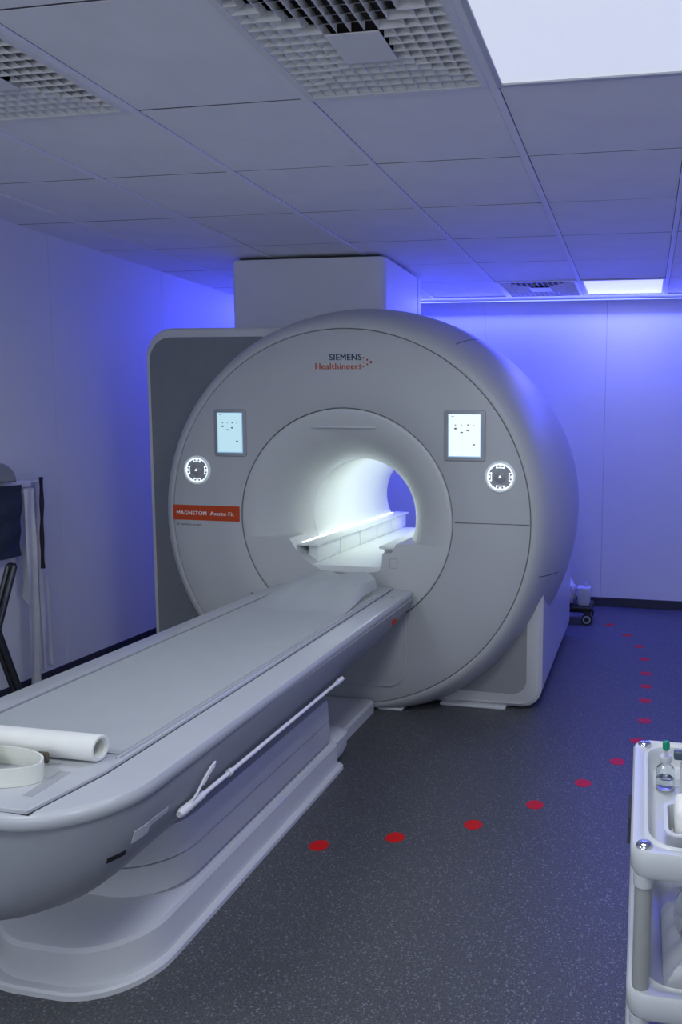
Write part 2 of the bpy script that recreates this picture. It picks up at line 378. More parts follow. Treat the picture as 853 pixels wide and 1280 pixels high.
# ================================================================ EGGCRATE VENTS
def make_vent(i, j, label):
    x0, x1, y0, y1 = .6 * i + BW, .6 * (i + 1) - BW, .6 * j + .002, .6 * (j + 1) - .002
    cx, cyy = (x0 + x1) / 2, (y0 + y1) / 2
    t = thing('eggcrate_vent', label, 'air vent', (cx, cyy, H), 'eggcrate ceiling vents')
    bm = new_bm(); fr = .022
    box(bm, x0, x0 + fr, y0, y1, H - .004, H + .02, .001, 1); box(bm, x1 - fr, x1, y0, y1, H - .004, H + .02, .001, 1)
    box(bm, x0 + fr, x1 - fr, y0, y0 + fr, H - .004, H + .02, .001, 1); box(bm, x0 + fr, x1 - fr, y1 - fr, y1, H - .004, H + .02, .001, 1)
    obj('frame', bm, 'vent_white', parent=t, smooth=0)
    xa, xb, ya, yb = x0 + fr, x1 - fr, y0 + fr, y1 - fr
    n = 14; px, py = (xb - xa) / n, (yb - ya) / n; D = .024
    bm = new_bm(); box(bm, xa - .005, xb + .005, ya - .005, yb + .005, H + .12, H + .125); obj('plenum_back', bm, 'plenum_dark', parent=t, smooth=0)
    bm = new_bm()
    box(bm, xa - .004, xa, ya - .004, yb + .004, H + .02, H + .12); box(bm, xb, xb + .004, ya - .004, yb + .004, H + .02, H + .12)
    box(bm, xa, xb, ya - .004, ya, H + .02, H + .12); box(bm, xa, xb, yb, yb + .004, H + .02, H + .12)
    obj('plenum_box', bm, 'plenum_dark', parent=t, smooth=0)
    for k in range(1, n):
        e = abs(k - n / 2)
        for sgn in (-1, 1):
            e0 = max(e, 2) if e < 2 else e
            if n / 2 - e0 < .5: continue
            y_a, y_b = sorted((cyy + sgn * e0 * py, cyy + sgn * n / 2 * py)); x_ = xa + k * px
            bm = new_bm(); box(bm, x_ - .0009, x_ + .0009, y_a, y_b, H - .002, H + D); obj('divider', bm, 'vent_white', parent=t, smooth=0)
            x_a, x_b = sorted((cx + sgn * e0 * px, cx + sgn * n / 2 * px)); y_ = ya + k * py
            bm = new_bm(); box(bm, x_a, x_b, y_ - .0009, y_ + .0009, H - .002, H + D); obj('cross_divider', bm, 'vent_white', parent=t, smooth=0)
    proto = {}
    for a in range(n):
        for b_ in range(n):
            u, v = a - (n - 1) / 2, b_ - (n - 1) / 2
            if abs(u) < 2 and abs(v) < 2: continue
            d = ('+x' if u > 0 else '-x') if abs(u) > abs(v) else ('+y' if v > 0 else '-y')
            lc = Vector((xa + (a + .5) * px, ya + (b_ + .5) * py, H))
            if d not in proto:
                bm = new_bm(); hx, hy, th = px / 2 - .001, py / 2 - .001, .0008
                s = 1 if d[0] == '+' else -1
                prof = [(-s * hx, D), (-s * hx + th * 2, D + .0005), (s * hx, .001), (s * hx - th * 2, .0005)]
                if d[1] == 'x':
                    lp = [[(p[0], e, p[1]) for p in prof] for e in (-hy, hy)]
                else:
                    lp = [[(e, p[0] * hy / hx, p[1]) for p in prof] for e in (-hx, hx)]
                loft(bm, [[(lc.x + q[0], lc.y + q[1], lc.z + q[2]) for q in l] for l in lp])
                proto[d] = obj('louvre', bm, 'vent_white', parent=t, origin=lc, smooth=0)
            else: copy_at(proto[d], lc - wloc(t), t)
    bm = new_bm(); box(bm, cx - 2 * px + .001, cx + 2 * px - .001, cyy - 2 * py + .001, cyy + 2 * py - .001, H - .006, H - .0021, .001, 1)
    obj('centre_plate', bm, 'vent_white', parent=t, smooth=0)
make_vent(0, -1, 'white eggcrate ceiling vent with square centre plate beside the large light panel')
make_vent(-2, -1, 'white eggcrate ceiling vent at the left edge of the ceiling')
make_vent(0, 5, 'small far eggcrate ceiling vent in blue light near the rear wall')

# ================================================================ BLUE LED STRIP
t = thing('led_strip', 'thin glowing blue light strip along the top of the rear wall', 'light strip', (.15, YB, H))
bm = new_bm(); box(bm, XL + .01, XR - .01, YB - .100, YB - .070, H - .016, H - .002, .002, 1); obj('profile', bm, 'led_profile', parent=t, smooth=0)
bm = new_bm(); box(bm, XL + .01, XR - .01, YB - .104, YB - .100, H - .013, H - .006, .001, 1); obj('lens', bm, 'led_lit', parent=t, smooth=0)
area('strip_lamp', (.15, YB - .095, H - .035), XR - XL - .05, .02, LED_W, (.065, .08, 1.0), rot=(math.radians(-34), 0, 0), parent=t)

# ================================================================ MRI SCANNER
CX, CZ, FY = -.40, .98, 1.25
sc = thing('mri_scanner', 'large white MRI scanner with round front and glowing bore', 'MRI scanner', (CX, 2.1, 0))
ZMIN = .012
def drum_lathe(bm, prof, n=144):
    rings = []
    for r, y in prof:
        ring = []
        for k in range(n):
            a = 2 * PI * k / n
            ring.append(bm.verts.new((CX + r * math.cos(a), y, max(CZ + r * math.sin(a), ZMIN))))
        rings.append(ring)
    for A, B in zip(rings, rings[1:]):
        for k in range(n):
            q = [A[k], A[(k + 1) % n], B[(k + 1) % n], B[k]]
            try: bm.faces.new(q)
            except ValueError: pass
RIM = [(.953, FY + .004), (.962, FY + .002), (.985, FY + .012), (1.010, FY + .04), (1.035, FY + .095), (1.058, FY + .17), (1.078, FY + .25), (1.094, FY + .33), (1.106, FY + .43),
       (1.113, FY + .55), (1.112, FY + .70), (1.104, FY + .90), (1.085, FY + 1.15), (1.055, FY + 1.4), (1.01, FY + 1.6), (.94, FY + 1.72), (.80, FY + 1.78), (.44, FY + 1.79)]
def rim_at(y):
    for (r1, y1), (r2, y2) in zip(RIM[2:], RIM[3:]):
        if y1 <= y <= y2: return r1 + (r2 - r1) * (y - y1) / (y2 - y1)
    return 1.0
bm = new_bm(); drum_lathe(bm, [(.950, FY + .012)] + RIM); drum = obj('drum_shell', bm, 'cover_white', parent=sc, smooth=50)
bm = new_bm(); drum_lathe(bm, [(.5630, FY + .010), (.5638, FY + .0015), (.566, FY), (.70, FY - .003), (.85, FY - .003), (.943, FY), (.947, FY + .002), (.949, FY + .012)])
face = obj('front_cover', bm, 'cover_white', parent=sc, smooth=50)
bm = new_bm(); lathe(bm, [(.555, FY + .012), (.555, FY + .014), (.572, FY + .014), (.572, FY + .012)], (CX, 0, CZ), 'Y', 96, closed=True)
obj('ring_joint', bm, 'joint_grey', parent=sc)
bm = new_bm(); drum_lathe(bm, [(.940, FY + .011), (.960, FY + .011), (.960, FY + .014), (.940, FY + .014), (.940, FY + .011)])
obj('rim_joint', bm, 'joint_grey', parent=sc)
# flared ring and bore
HORN = .30; RB = .30
prof = [(.560, FY + .011), (.558, FY + .002), (.553, FY)]
for k in range(1, 25):
    a = .5 * PI * k / 24
    prof.append((RB + (.553 - RB) * (1 - math.sin(a) ** 1.0), FY + HORN * (1 - math.cos(a))))
bm = new_bm(); drum_lathe(bm, prof, 128); obj('flare_ring', bm, 'flare_white', parent=sc, smooth=60)
YE = FY + 1.53
bm = new_bm(); drum_lathe(bm, [(RB + .004, FY + HORN + .0005), (RB + .003, FY + HORN + .004), (RB, FY + HORN + .006), (RB, FY + .9), (RB, YE - .02), (RB + .01, YE), (RB + .05, YE + .12), (RB + .14, FY + 1.79)], 128)
obj('bore_tube', bm, 'bore_white', parent=sc, smooth=60)
# lower plate of the ring with table cut-out
rp = .551; zt = .876
a0 = math.atan2(zt - CZ, -math.sqrt(rp ** 2 - (zt - CZ) ** 2)); a1 = math.atan2(zt - .008 - CZ, math.sqrt(rp ** 2 - (zt - .008 - CZ) ** 2))
top = [(-.715, .880), (-.700, .876), (-.660, .815), (-.628, .779), (-.540, .722), (-.500, .714), (-.290, .714), (-.225, .724), (-.205, .740), (-.201, .815), (-.196, .819), (-.160, .819), (-.152, .823), (-.130, .866), (-.120, .869)]
arc = []
aa0 = a0 % (2 * PI); aa1 = a1 % (2 * PI)
for k in range(41):
    a = aa1 + (aa0 - aa1) * k / 40
    arc.append((CX + rp * math.cos(a), CZ + rp * math.sin(a)))
outl = top + arc
bm = new_bm()
prism(bm, outl, FY + .001, FY + .30, 'Y')
bm.normal_update(); bmesh.ops.triangulate(bm, faces=[f for f in bm.faces if len(f.verts) > 4])
obj('lower_plate', bm, 'flare_white', parent=sc, smooth=30)
bm = new_bm(); prism(bm, rr(-.163, -.121, .744, .795, .006, 3), FY - .0002, FY + .004, 'Y'); pb = obj('latch_cover', bm, 'base_grey', parent=sc, smooth=30)
bm = new_bm(); prism(bm, rr(-.159, -.125, .748, .791, .004, 3), FY - .0006, FY + .004, 'Y'); obj('latch_insert', bm, 'flare_white', parent=pb, smooth=30)
# lip above the bore
bm = new_bm(); box(bm, -.575, -.235, FY - .004, FY + .05, 1.443, 1.4495, .002, 2); obj('light_lip', bm, 'white_plastic', parent=sc)
# bore floor, rails and light strips
bm = new_bm(); box(bm, CX - .186, CX + .186, FY + .012, FY + 1.52, .700, .745, .003, 1); obj('bore_floor', bm, 'bore_white', parent=sc, smooth=0)
for s in (-1, 1):
    def q(a, b_): return (CX + min(s * a, s * b_), CX + max(s * a, s * b_))
    bm = new_bm(); box(bm, *q(.165, .272), FY + .045, FY + 1.60, .832, .846, .005, 2); rl = obj('rail', bm, 'bore_white', parent=sc)
    for k in range(5):
        bm = new_bm(); ya = FY + .085 + k * .298
        box(bm, *q(.178, .235), ya, ya + .291, .7455, .832, .006, 2); obj('rail_segment', bm, 'bore_white', parent=rl)
    bm = new_bm(); box(bm, *q(.255, .264), FY + .07, FY + 1.52, .8465, .8495, .001, 1); obj('bore_light', bm, 'rail_led', parent=sc, smooth=0)
for dg in (28, 62):
    bm = new_bm(); a_ = math.radians(dg); r_ = RB - .003
    c_ = Vector((CX + r_ * math.cos(a_), 0, CZ + r_ * math.sin(a_))); tv = Vector((-math.sin(a_), 0, math.cos(a_))) * .014; nv = Vector((math.cos(a_), 0, math.sin(a_))) * .002
    loft(bm, [[c_ + q_ + Vector((0, y, 0)) for q_ in (-tv - nv, tv - nv, tv + nv, -tv + nv)] for y in (FY + .36, FY + 1.46)])
    obj('bore_light', bm, 'bore_led', parent=sc, smooth=0)
# horizontal joint of the face on the right, and joints running over the drum
bm = new_bm(); box(bm, CX + .573, CX + .944, FY - .0032, FY + .001, .9855, .9885); obj('face_joint', bm, 'groove_dark', parent=sc, smooth=0)
def drum_joint(deg, ya, yb):
    a = math.radians(deg); bm = new_bm(); n = 10; wd = .0018
    L = []
    for k in range(n + 1):
        y = ya + (yb - ya) * k / n; r = rim_at(y)
        L.append([(CX + (r + dr) * math.cos(a + da / r), y, CZ + (r + dr) * math.sin(a + da / r)) for dr, da in ((-.004, -wd), (.0008, -wd), (.0008, wd), (-.004, wd))])
    loft(bm, L); obj('drum_joint', bm, 'groove_dark', parent=sc, smooth=0)
drum_joint(58, FY + .10, FY + .42); drum_joint(117, FY + .13, FY + .40); drum_joint(-14.5, FY + .06, FY + .30)
# right base cabinet with inset grey panel
bm = new_bm(); xa, xb = -.02, .595
ol = rr(xa, xb, .012, .80, (.02, .11, .02, .02), 10)
prism(bm, ol, 1.415, 2.92, 'Y', .02); obj('base_cabinet', bm, 'white_plastic', parent=sc, smooth=40)
bm = new_bm(); prism(bm, rr(.0, .515, .085, .75, (.02, .075, .02, .02), 8), 1.411, 1.43, 'Y'); obj('base_panel', bm, 'inlay_grey', parent=sc, smooth=40)
bm = new_bm(); box(bm, .06, .41, 1.395, 1.5, 0, .016, .003, 1); obj('floor_cover', bm, 'white_plastic', parent=sc)
bm = new_bm(); box(bm, -.235, -.105, 1.268, 1.40, 0, .014, .003, 1); obj('floor_cover', bm, 'white_plastic', parent=sc)
# left cabinet
bm = new_bm(); prism(bm, rr(-1.605, -.86, 0.0, 1.965, (.02, .02, .002, .16), 10), 1.42, 2.92, 'Y', .012)
obj('side_cabinet', bm, 'white_plastic', parent=sc, smooth=40)
bm = new_bm(); prism(bm, rr(-.885, -.45, 1.42, 1.965, .002, 2), 1.42, 2.90, 'Y', .012); obj('cabinet_arm', bm, 'white_plastic', parent=sc, smooth=40)
bm = new_bm(); prism(bm, rr(-1.575, -.90, .08, 1.915, (.05, .02, .02, .125), 10), 1.415, 1.44, 'Y'); obj('side_panel', bm, 'panel_grey', parent=sc, smooth=40)
# box between the drum and the ceiling
bm = new_bm(); prism(bm, rr(-1.44, -.455, 2.03, 2.80, .045, 6), 1.60, H - .018, 'Z', .003); tw = obj('tower_cover', bm, 'tower_white', parent=sc, smooth=40)
bm = new_bm(); box(bm, -1.40, -.50, 2.07, 2.76, H - .018, H - .001); obj('tower_gap', bm, 'groove_dark', parent=sc, smooth=0)
bm = new_bm(); box(bm, -.4552, -.4535, 2.70, 2.703, 1.9, H - .02); obj('tower_joint', bm, 'groove_dark', parent=tw, smooth=0)
# lettering and emblem
FT = FY - .0032
text_part('lettering', 'SIEMENS', -.468, -.302, 1.775, FT, 'logo_teal', sc, .028)
text_part('lettering', 'Healthineers', -.542, -.302, 1.731, FT, 'logo_orange', sc, .022)
for dx, dz, r, m in ((0, 0, .0065, 'logo_red'), (-.021, .020, .005, 'logo_red'), (-.021, -.020, .005, 'logo_orange'), (-.042, .0, .0036, 'logo_red'), (-.044, .038, .0042, 'logo_red'),
                     (-.044, -.038, .0042, 'logo_red'), (-.062, .020, .0026, 'logo_orange'), (-.062, -.020, .0026, 'logo_orange'), (-.082, 0, .0018, 'logo_orange')):
    bm = new_bm(); lathe(bm, [(r, FT), (r, FT - .0008)], (-.253 + dx * .9, 0, 1.765 + dz * .55), 'Y', 12); obj('emblem_dot', bm, m, parent=sc, smooth=0)
bm = new_bm(); box(bm, -1.349, -.972, FT - .0008, FT + .003, .953, 1.032); lab = obj('name_plate', bm, 'label_orange', parent=sc, smooth=0)
text_part('plate_lettering', 'MAGNETOM  Avanto Fit', -1.328, -1.003, .981, FT - .0009, 'label_text', lab, .024)
text_part('small_lettering', 'A Tim+Dot System', -1.328, -1.19, .925, FT, 'grey_text', sc, 0)
# displays
def display(x0, x1, z0, z1, m):
    bm = new_bm(); prism(bm, rr(x0, x1, z0, z1, .014, 5), FT - .006, FT + .004, 'Y', .002); bz = obj('display_bezel', bm, 'screen_bezel', parent=sc)
    w_, h_ = x1 - x0, z1 - z0
    bm = new_bm(); box(bm, x0 + w_ * .10, x1 - w_ * .10, FT - .0066, FT, z0 + h_ * .075, z1 - h_ * .075); obj('screen_edge', bm, 'screen_edge', parent=bz, smooth=0)
    sx0, sx1, sz0, sz1 = x0 + w_ * .125, x1 - w_ * .125, z0 + h_ * .095, z1 - h_ * .085
    bm = new_bm(); box(bm, sx0, sx1, FT - .0072, FT, sz0, sz1); obj('screen', bm, m, parent=bz, smooth=0)
    for u, v, a, b_ in ((.21, .66, .055, .030), (.41, .57, .06, .022), (.60, .62, .055, .026), (.80, .28, .06, .022), (.21, .745, .03, .02), (.41, .745, .02, .015), (.61, .75, .035, .022), (.80, .74, .025, .012), (.12, .95, .07, .008)):
        X0 = sx0 + (sx1 - sx0) * u; Z0 = sz0 + (sz1 - sz0) * v
        bm = new_bm(); box(bm, X0 - .5 * a * w_, X0 + .5 * a * w_, FT - .0076, FT - .007, Z0 - .5 * b_ * h_, Z0 + .5 * b_ * h_); obj('screen_mark', bm, 'screen_mark', parent=bz, smooth=0)
display(-1.100, -.922, 1.290, 1.532, 'screen_a'); display(.118, .325, 1.290, 1.535, 'screen_b')
# dials
def dial(cx, cz, R):
    bm = new_bm(); lathe(bm, [(R, FT + .003), (R, FT - .005), (R * .96, FT - .009), (R * .86, FT - .009), (R * .84, FT + .003)], (cx, 0, cz), 'Y', 40, closed=True); d = obj('dial', bm, 'dial_rim', parent=sc)
    bm = new_bm(); lathe(bm, [(R * .84, FT), (R * .84, FT - .004), (R * .76, FT - .004), (R * .76, FT)], (cx, 0, cz), 'Y', 40, closed=True); obj('light_ring', bm, 'dial_glow', parent=d)
    bm = new_bm(); lathe(bm, [(R * .76, FT + .002), (R * .76, FT - .0035)], (cx, 0, cz), 'Y', 36); obj('dial_face', bm, 'dial_face', parent=d)
    bm = new_bm(); lathe(bm, [(R * .36, FT), (R * .36, FT - .010), (R * .31, FT - .013)], (cx, 0, cz), 'Y', 30); obj('knob', bm, 'dial_knob', parent=d)
    for k in range(4):
        a = k * PI / 2; c_, s_ = math.cos(a), math.sin(a); bm = new_bm()
        def P(u, v): return (cx + (u * c_ - v * s_) * R, cz + (u * s_ + v * c_) * R)
        for pts in ([(.77, -.27), (.55, -.27), (.55, -.21), (.77, -.21)], [(.77, .21), (.55, .21), (.55, .27), (.77, .27)], [(.55, -.27), (.61, -.24), (.61, .24), (.55, .27)], [(.66, -.09), (.75, -.09), (.75, .09), (.66, .09)]):
            prism(bm, [P(*p) for p in pts], FT - .0042, FT - .003, 'Y')
        obj('button', bm, 'dial_glow', parent=d, smooth=0)
    bm = new_bm(); prism(bm, [(cx - .1 * R, cz - .06 * R), (cx + .1 * R, cz - .06 * R), (cx, cz + .12 * R)], FT - .0136, FT - .012, 'Y'); obj('knob_mark', bm, 'dial_glow', parent=d, smooth=0)
dial(-1.203, 1.216, .075); dial(.399, 1.217, .076)
# moulded docking panel at the bottom of the face
bm = new_bm(); prism(bm, rr(-.62, -.075, .13, .60, (.05, .10, .02, .02), 8), FY - .010, FY + .004, 'Y', .006); obj('docking_panel', bm, 'cover_white', parent=sc)

# ================================================================ PATIENT TABLE
TC = -.405
tb = thing('patient_table', 'long white and grey patient table docked to the scanner bore', 'patient table', (TC, -.1, 0))
def level(z, hw, yf, yb, rf, rb=.03, n=12):
    rf = min(rf, hw - .001, (yb - yf) / 2 - .001)
    return [(x, y, z) for x, y in rr(TC - hw, TC + hw, yf, yb, (rf, rf, rb, rb), n)]
# base on the floor
bm = new_bm()
loft(bm, [level(0, .262, -.79, .61, .20), level(.014, .262, -.79, .61, .20), level(.020, .257, -.785, .606, .196)]); obj('floor_flange', bm, 'pedestal_white', parent=tb, smooth=30)
bm = new_bm()
loft(bm, [level(.018, .242, -.766, .60, .19), level(.106, .237, -.762, .60, .19), level(.117, .231, -.755, .60, .186), level(.122, .222, -.745, .60, .18),
          level(.135, .19, -.70, .60, .16), level(.148, .15, -.62, .59, .14)]); base = obj('base', bm, 'pedestal_white', parent=tb, smooth=22)
bm = new_bm(); loft(bm, [[(x, y, z) for x, y in rr(TC - h_, TC + h_, .56 - d, .74 + d, (.03, .03, .06 , .06), 8)] for z, h_, d in ((.03, .225, -.02), (.06, .236, 0), (.115, .236, 0), (.132, .215, -.02))])
obj('base_lobe', bm, 'pedestal_white', parent=tb, smooth=40)
bm = new_bm(); loft(bm, [[(x, y, z) for x, y in rr(TC - h_, TC + h_, .70, 1.238, .012, 4)] for z, h_ in ((.0, .163), (.05, .163), (.062, .150))]); obj('bridge', bm, 'pedestal_white', parent=tb, smooth=40)
# pedestal: two mouldings with a joint
bm = new_bm()
loft(bm, [level(.138, .205, -.565, .55, .16), level(.144, .225, -.585, .56, .17), level(.150, .227, -.587, .56, .17), level(.228, .224, -.582, .557, .17)]); obj('pedestal_lower', bm, 'pedestal_white', parent=tb, smooth=35)
bm = new_bm(); loft(bm, [level(.226, .218, -.574, .55, .165), level(.232, .218, -.574, .55, .165)]); obj('pedestal_joint', bm, 'groove_dark', parent=tb, smooth=30)
bm = new_bm()
loft(bm, [level(.231, .223, -.581, .556, .17), level(.306, .220, -.575, .553, .17), level(.318, .214, -.567, .55, .166), level(.322, .19, -.54, .53, .15)]); obj('pedestal_upper', bm, 'pedestal_white', parent=tb, smooth=40)
bm = new_bm(); loft(bm, [level(.318, .180, -.53, .52, .14), level(.42, .176, -.53, .50, .14)]); obj('lift_column', bm, 'inset_grey', parent=tb, smooth=35)
# hull
bm = new_bm()
def hull(z, hw, yf, yb, rf):
    out = []
    for x, y, z_ in level(z, hw, yf, yb, rf):
        k = max(0., min(1., (-.5 - y) / .45)); k = k * k * (3 - 2 * k)
        out.append((x, y, z_ - (.607 - z_) / .2 * .06 * k))
    return out
loft(bm, [hull(.395, .15, -.95, .25, .14), hull(.40, .20, -.975, .28, .17), hull(.425, .262, -1.0, .31, .19), hull(.455, .308, -1.015, .335, .20), hull(.485, .340, -1.022, .39, .205),
          hull(.51, .357, -1.028, .70, .205), hull(.55, .372, -1.032, 1.02, .205), hull(.585, .380, -1.034, 1.19, .205), hull(.607, .382, -1.034, 1.236, .205)])
obj('side_skirt', bm, 'hull_grey', parent=tb, smooth=60)
def lvl2(z, hw, yf, yb, rf):
    L = level(z, hw, yf, yb, rf, .01)
    return [(TC + (x - TC) * (1 - .07 * max(0, (y - .7) / .55)), y, z) for x, y, z in L]
bm = new_bm()
loft(bm, [lvl2(.601, .378, -1.035, 1.243, .21), lvl2(.603, .386, -1.045, 1.243, .21), lvl2(.612, .392, -1.052, 1.243, .215), lvl2(.628, .392, -1.052, 1.243, .215), lvl2(.637, .387, -1.046, 1.242, .212), lvl2(.640, .377, -1.036, 1.24, .205)])
obj('rim', bm, 'rim_white', parent=tb, smooth=40)
def board(z0, z1, grow, m, name, y0=-1.036, y1=1.241, bev=0):
    hw0, hw1 = .268 + grow, .265 + grow
    ol = [(TC - hw0 + .03, y0), (TC + hw0 - .03, y0), (TC + hw0, -.84), (TC + hw0, 0.0), (TC + hw1, 1.05), (TC + hw1 - .004, y1), (TC - hw1 + .004, y1), (TC - hw1, 1.05), (TC - hw0, 0.0), (TC - hw0, -.84)]
    bm = new_bm(); prism(bm, ol, z0, z1, 'Z', bev); return obj(name, bm, m, parent=tb, smooth=30)
board(.638, .6408, .0035, 'groove_dark', 'board_joint')
board(.638, .650, 0, 'rim_white', 'tabletop', bev=.002)
def along(x_near, x_far, y0, y1, wd, z0, z1, name, m):
    bm = new_bm()
    loft(bm, [[(x_near - wd, y0, z0), (x_near + wd, y0, z0), (x_near + wd, y0, z1), (x_near - wd, y0, z1)], [(x_far - wd, y1, z0), (x_far + wd, y1, z0), (x_far + wd, y1, z1), (x_far - wd, y1, z1)]])
    return obj(name, bm, m, parent=tb, smooth=0)
for s in (1, -1):
    along(TC + s * .2575, TC + s * .2545, -.78, 1.16, .004, .650, .656, 'edge_rail', 'rim_white')
    along(TC + s * .2505, TC + s * .2475, -.78, 1.16, .0015, .650, .6512, 'edge_groove', 'inset_grey')
# recess mark at the near end, screw, release lever, stickers
bm = new_bm(); prism(bm, [(-.225, -.985), (-.200, -.985), (-.205, -.865), (-.235, -.865)], .650, .6506, 'Z'); obj('recess_mark', bm, 'recess_grey', parent=tb, smooth=0)
bm = new_bm(); lathe(bm, [(.007, .640), (.007, .6415)], (-.085, 1.06, 0), 'Z', 14); obj('screw', bm, 'inset_grey', parent=tb, smooth=0)
bm = new_bm(); lathe(bm, [(.007, .640), (.007, .6425)], (-.775, 1.0, 0), 'Z', 14); obj('screw', bm, 'inset_grey', parent=tb, smooth=0)
def hull_quad(name, y0, y1, z0, z1, m, dx=.0, th=.002):
    def xh(y, z):
        zs = [(.485, .340), (.51, .357), (.55, .372), (.585, .380), (.607, .382)]
        h_ = .382; k = max(0., min(1., (-.5 - y) / .45)); k = k * k * (3 - 2 * k); z = (z + .1821 * k) / (1 + .3 * k)
        for (za, ha), (zb, hb) in zip(zs, zs[1:]):
            if za <= z <= zb: h_ = ha + (hb - ha) * (z - za) / (zb - za)
        yc = -1.03 + .205
        if y < yc: h_ -= .205 - math.sqrt(max(0, .205 ** 2 - (yc - y) ** 2))
        return TC + h_
    bm = new_bm(); n = 5
    loft(bm, [[(xh(y, z) + o, y, z) for z, o in ((z0, -.004), (z0, th), (z1, th), (z1, -.004))] for y in [y0 + (y1 - y0) * k / n for k in range(n + 1)]])
    return obj(name, bm, m, parent=tb, smooth=0)
hull_quad('lever_plate', .88, .945, .545, .585, 'base_grey', th=.001)
hull_quad('release_lever', .895, .925, .555, .578, 'red_plastic', th=.012)
hull_quad('side_sticker', -.875, -.825, .500, .530, 'sticker_white', th=.0015)
hull_quad('side_sticker', -.822, -.755, .515, .531, 'sticker_white', th=.0015)
hull_quad('side_sticker', -.925, -.885, .478, .490, 'black_plastic', th=.0015)
# rod clipped along the side
bm = new_bm(); tube(bm, [(-.028, -.70, .494), (-.028, .30, .497)], .0065, 10); rod = obj('side_rod', bm, 'rod_white', parent=tb)
bm = new_bm(); tube(bm, [(-.028, -.725, .493), (-.028, -.715, .4935), (-.028, -.62, .4945)], .011, 12, radii=[.008, .012, .0095]); obj('rod_grip', bm, 'rod_white', parent=rod)
bm = new_bm(); tube(bm, [(-.028, -.50, .4945), (-.028, -.485, .495)], .010, 12); obj('rod_collar', bm, 'rod_white', parent=rod)
bm = new_bm(); tube(bm, [(-.028, .26, .4965), (-.028, .305, .497)], .010, 12); obj('rod_collar', bm, 'rod_white', parent=rod)
bm = new_bm(); tube(bm, [(-.024, -.69, .498), (-.018, -.66, .520), (-.016, -.63, .545), (-.016, -.60, .560), (-.020, -.575, .562), (-.022, -.575, .552), (-.022, -.60, .543), (-.022, -.63, .525)], .0035, 8); obj('rod_hook', bm, 'rod_white', parent=rod)

# ---------------- sheet, roll and strap lying on the table
def sheet_h(u, y):
    """u in -1..1 across, y along the table"""
    h = 0
    b = max(0., min(1., (y - .66) / .30)); b = b * b * (3 - 2 * b)
    side = 1 - (max(0, (-u - .45) / .55) ** 1.5 if u < 0 else .25 * max(0, (u - .5) / .5) ** 2)
    asym = .92 + .08 * u
    h += .092 * b * side * asym
    h += b * .006 * math.sin(6.5 * u + 9 * y) * (1 - abs(u)) + b * .0022 * math.sin(15 * u - 14 * y)
    h += .0016 * math.sin(11 * y + 3 * u) * math.sin(5 * u + 1) * (1 - abs(u) ** 4) * (1 - b)
    return h
bm = new_bm(); nx, ny = 40, 110; g = []
for j in range(ny + 1):
    y = -.76 + (1.135 + .76) * j / ny; row = []
    for i in range(nx + 1):
        u = -1 + 2 * i / nx
        k = max(0, min(1, (y + 1) / 2.05)); hw = .247 - .004 * k
        ye = y - (.10 * max(0, u - .5) * max(0, (y - .8) / .3) + .02 * math.sin(7 * u) * max(0, (y - 1.0) / .13))
        z = .6525 + max(sheet_h(u, y), 0)
        if u > .97: z = min(z, .656 + max(0, sheet_h(u * .9, y)) * .35)
        row.append(bm.verts.new((TC + u * hw, ye, z)))
    g.append(row)
for j in range(ny):
    for i in range(nx): bm.faces.new((g[j][i], g[j][i + 1], g[j + 1][i + 1], g[j + 1][i]))
bmesh.ops.solidify(bm, geom=bm.faces[:], thickness=-.0012)
sh = obj('paper_sheet', bm, 'paper_sheet', origin=(TC, .2, .651), smooth=80)
tag(sh, 'pale disposable paper sheet spread over the patient table', 'sheet')
rz = .6515 + .031
t = thing('paper_roll', 'white paper roll with hollow core lying across the near end of the table', 'paper roll', (-.42, -.80, .6515))
bm = new_bm(); lathe(bm, [(.031, -.66), (.031, -.181), (.029, -.178), (.024, -.178), (.022, -.181), (.022, -.66)], (0, -.80, rz), 'X', 36, closed=True); obj('paper_winding', bm, 'paper_roll', parent=t)
bm = new_bm(); lathe(bm, [(.0218, -.655), (.0218, -.184), (.0200, -.184), (.0200, -.655)], (0, -.80, rz), 'X', 30, closed=True); obj('core', bm, 'cream_strap', parent=t)
t = thing('strap', 'cream plastic strap curled up beside the paper roll', 'strap', (-.42, -.90, .6508))
def ribbon(pts, z0, hgt, th, name, m, lean=0.0):
    bm = new_bm(); P = [Vector((p[0], p[1], 0)) for p in pts]; L = []
    for i, p in enumerate(P):
        d = (P[min(i + 1, len(P) - 1)] - P[max(0, i - 1)]).normalized(); nn = Vector((d.y, -d.x, 0)) * th / 2; z = z0 + (pts[i][2] if len(pts[i]) > 2 else 0)
        ln = Vector((d.y, -d.x, 0)) * lean
        L.append([p - nn + Vector((0, 0, z)), p + nn + Vector((0, 0, z)), p + nn + ln + Vector((0, 0, z + hgt)), p - nn + ln + Vector((0, 0, z + hgt))])
    loft(bm, L); return obj(name, bm, m, parent=t, smooth=50)
ptsr = []
for k in range(33):
    a = math.radians(-150 + 265 * k / 32)
    ptsr.append((-.372 + .135 * math.cos(a) * (1.0 if a < 0 else .95), -.915 + .058 * math.sin(a)))
ribbon(ptsr, .651, .042, .005, 'band', 'cream_strap')
bm = new_bm(); lathe(bm, [(.030, -.60), (.030, -.385), (.024, -.382), (.019, -.384), (.019, -.60)], (0, -.905, .651 + .031), 'X', 26, closed=True); cl = obj('coiled_end', bm, 'cream_strap', parent=t)
bm = new_bm(); lathe(bm, [(.0188, -.595), (.0188, -.42)], (0, -.905, .651 + .031), 'X', 20); obj('coil_hollow', bm, 'strap_hole', parent=cl)
bm = new_bm(); box(bm, -.300, -.270, -.862, -.852, .662, .688, .003, 1); obj('buckle', bm, 'strap_hole', parent=t)

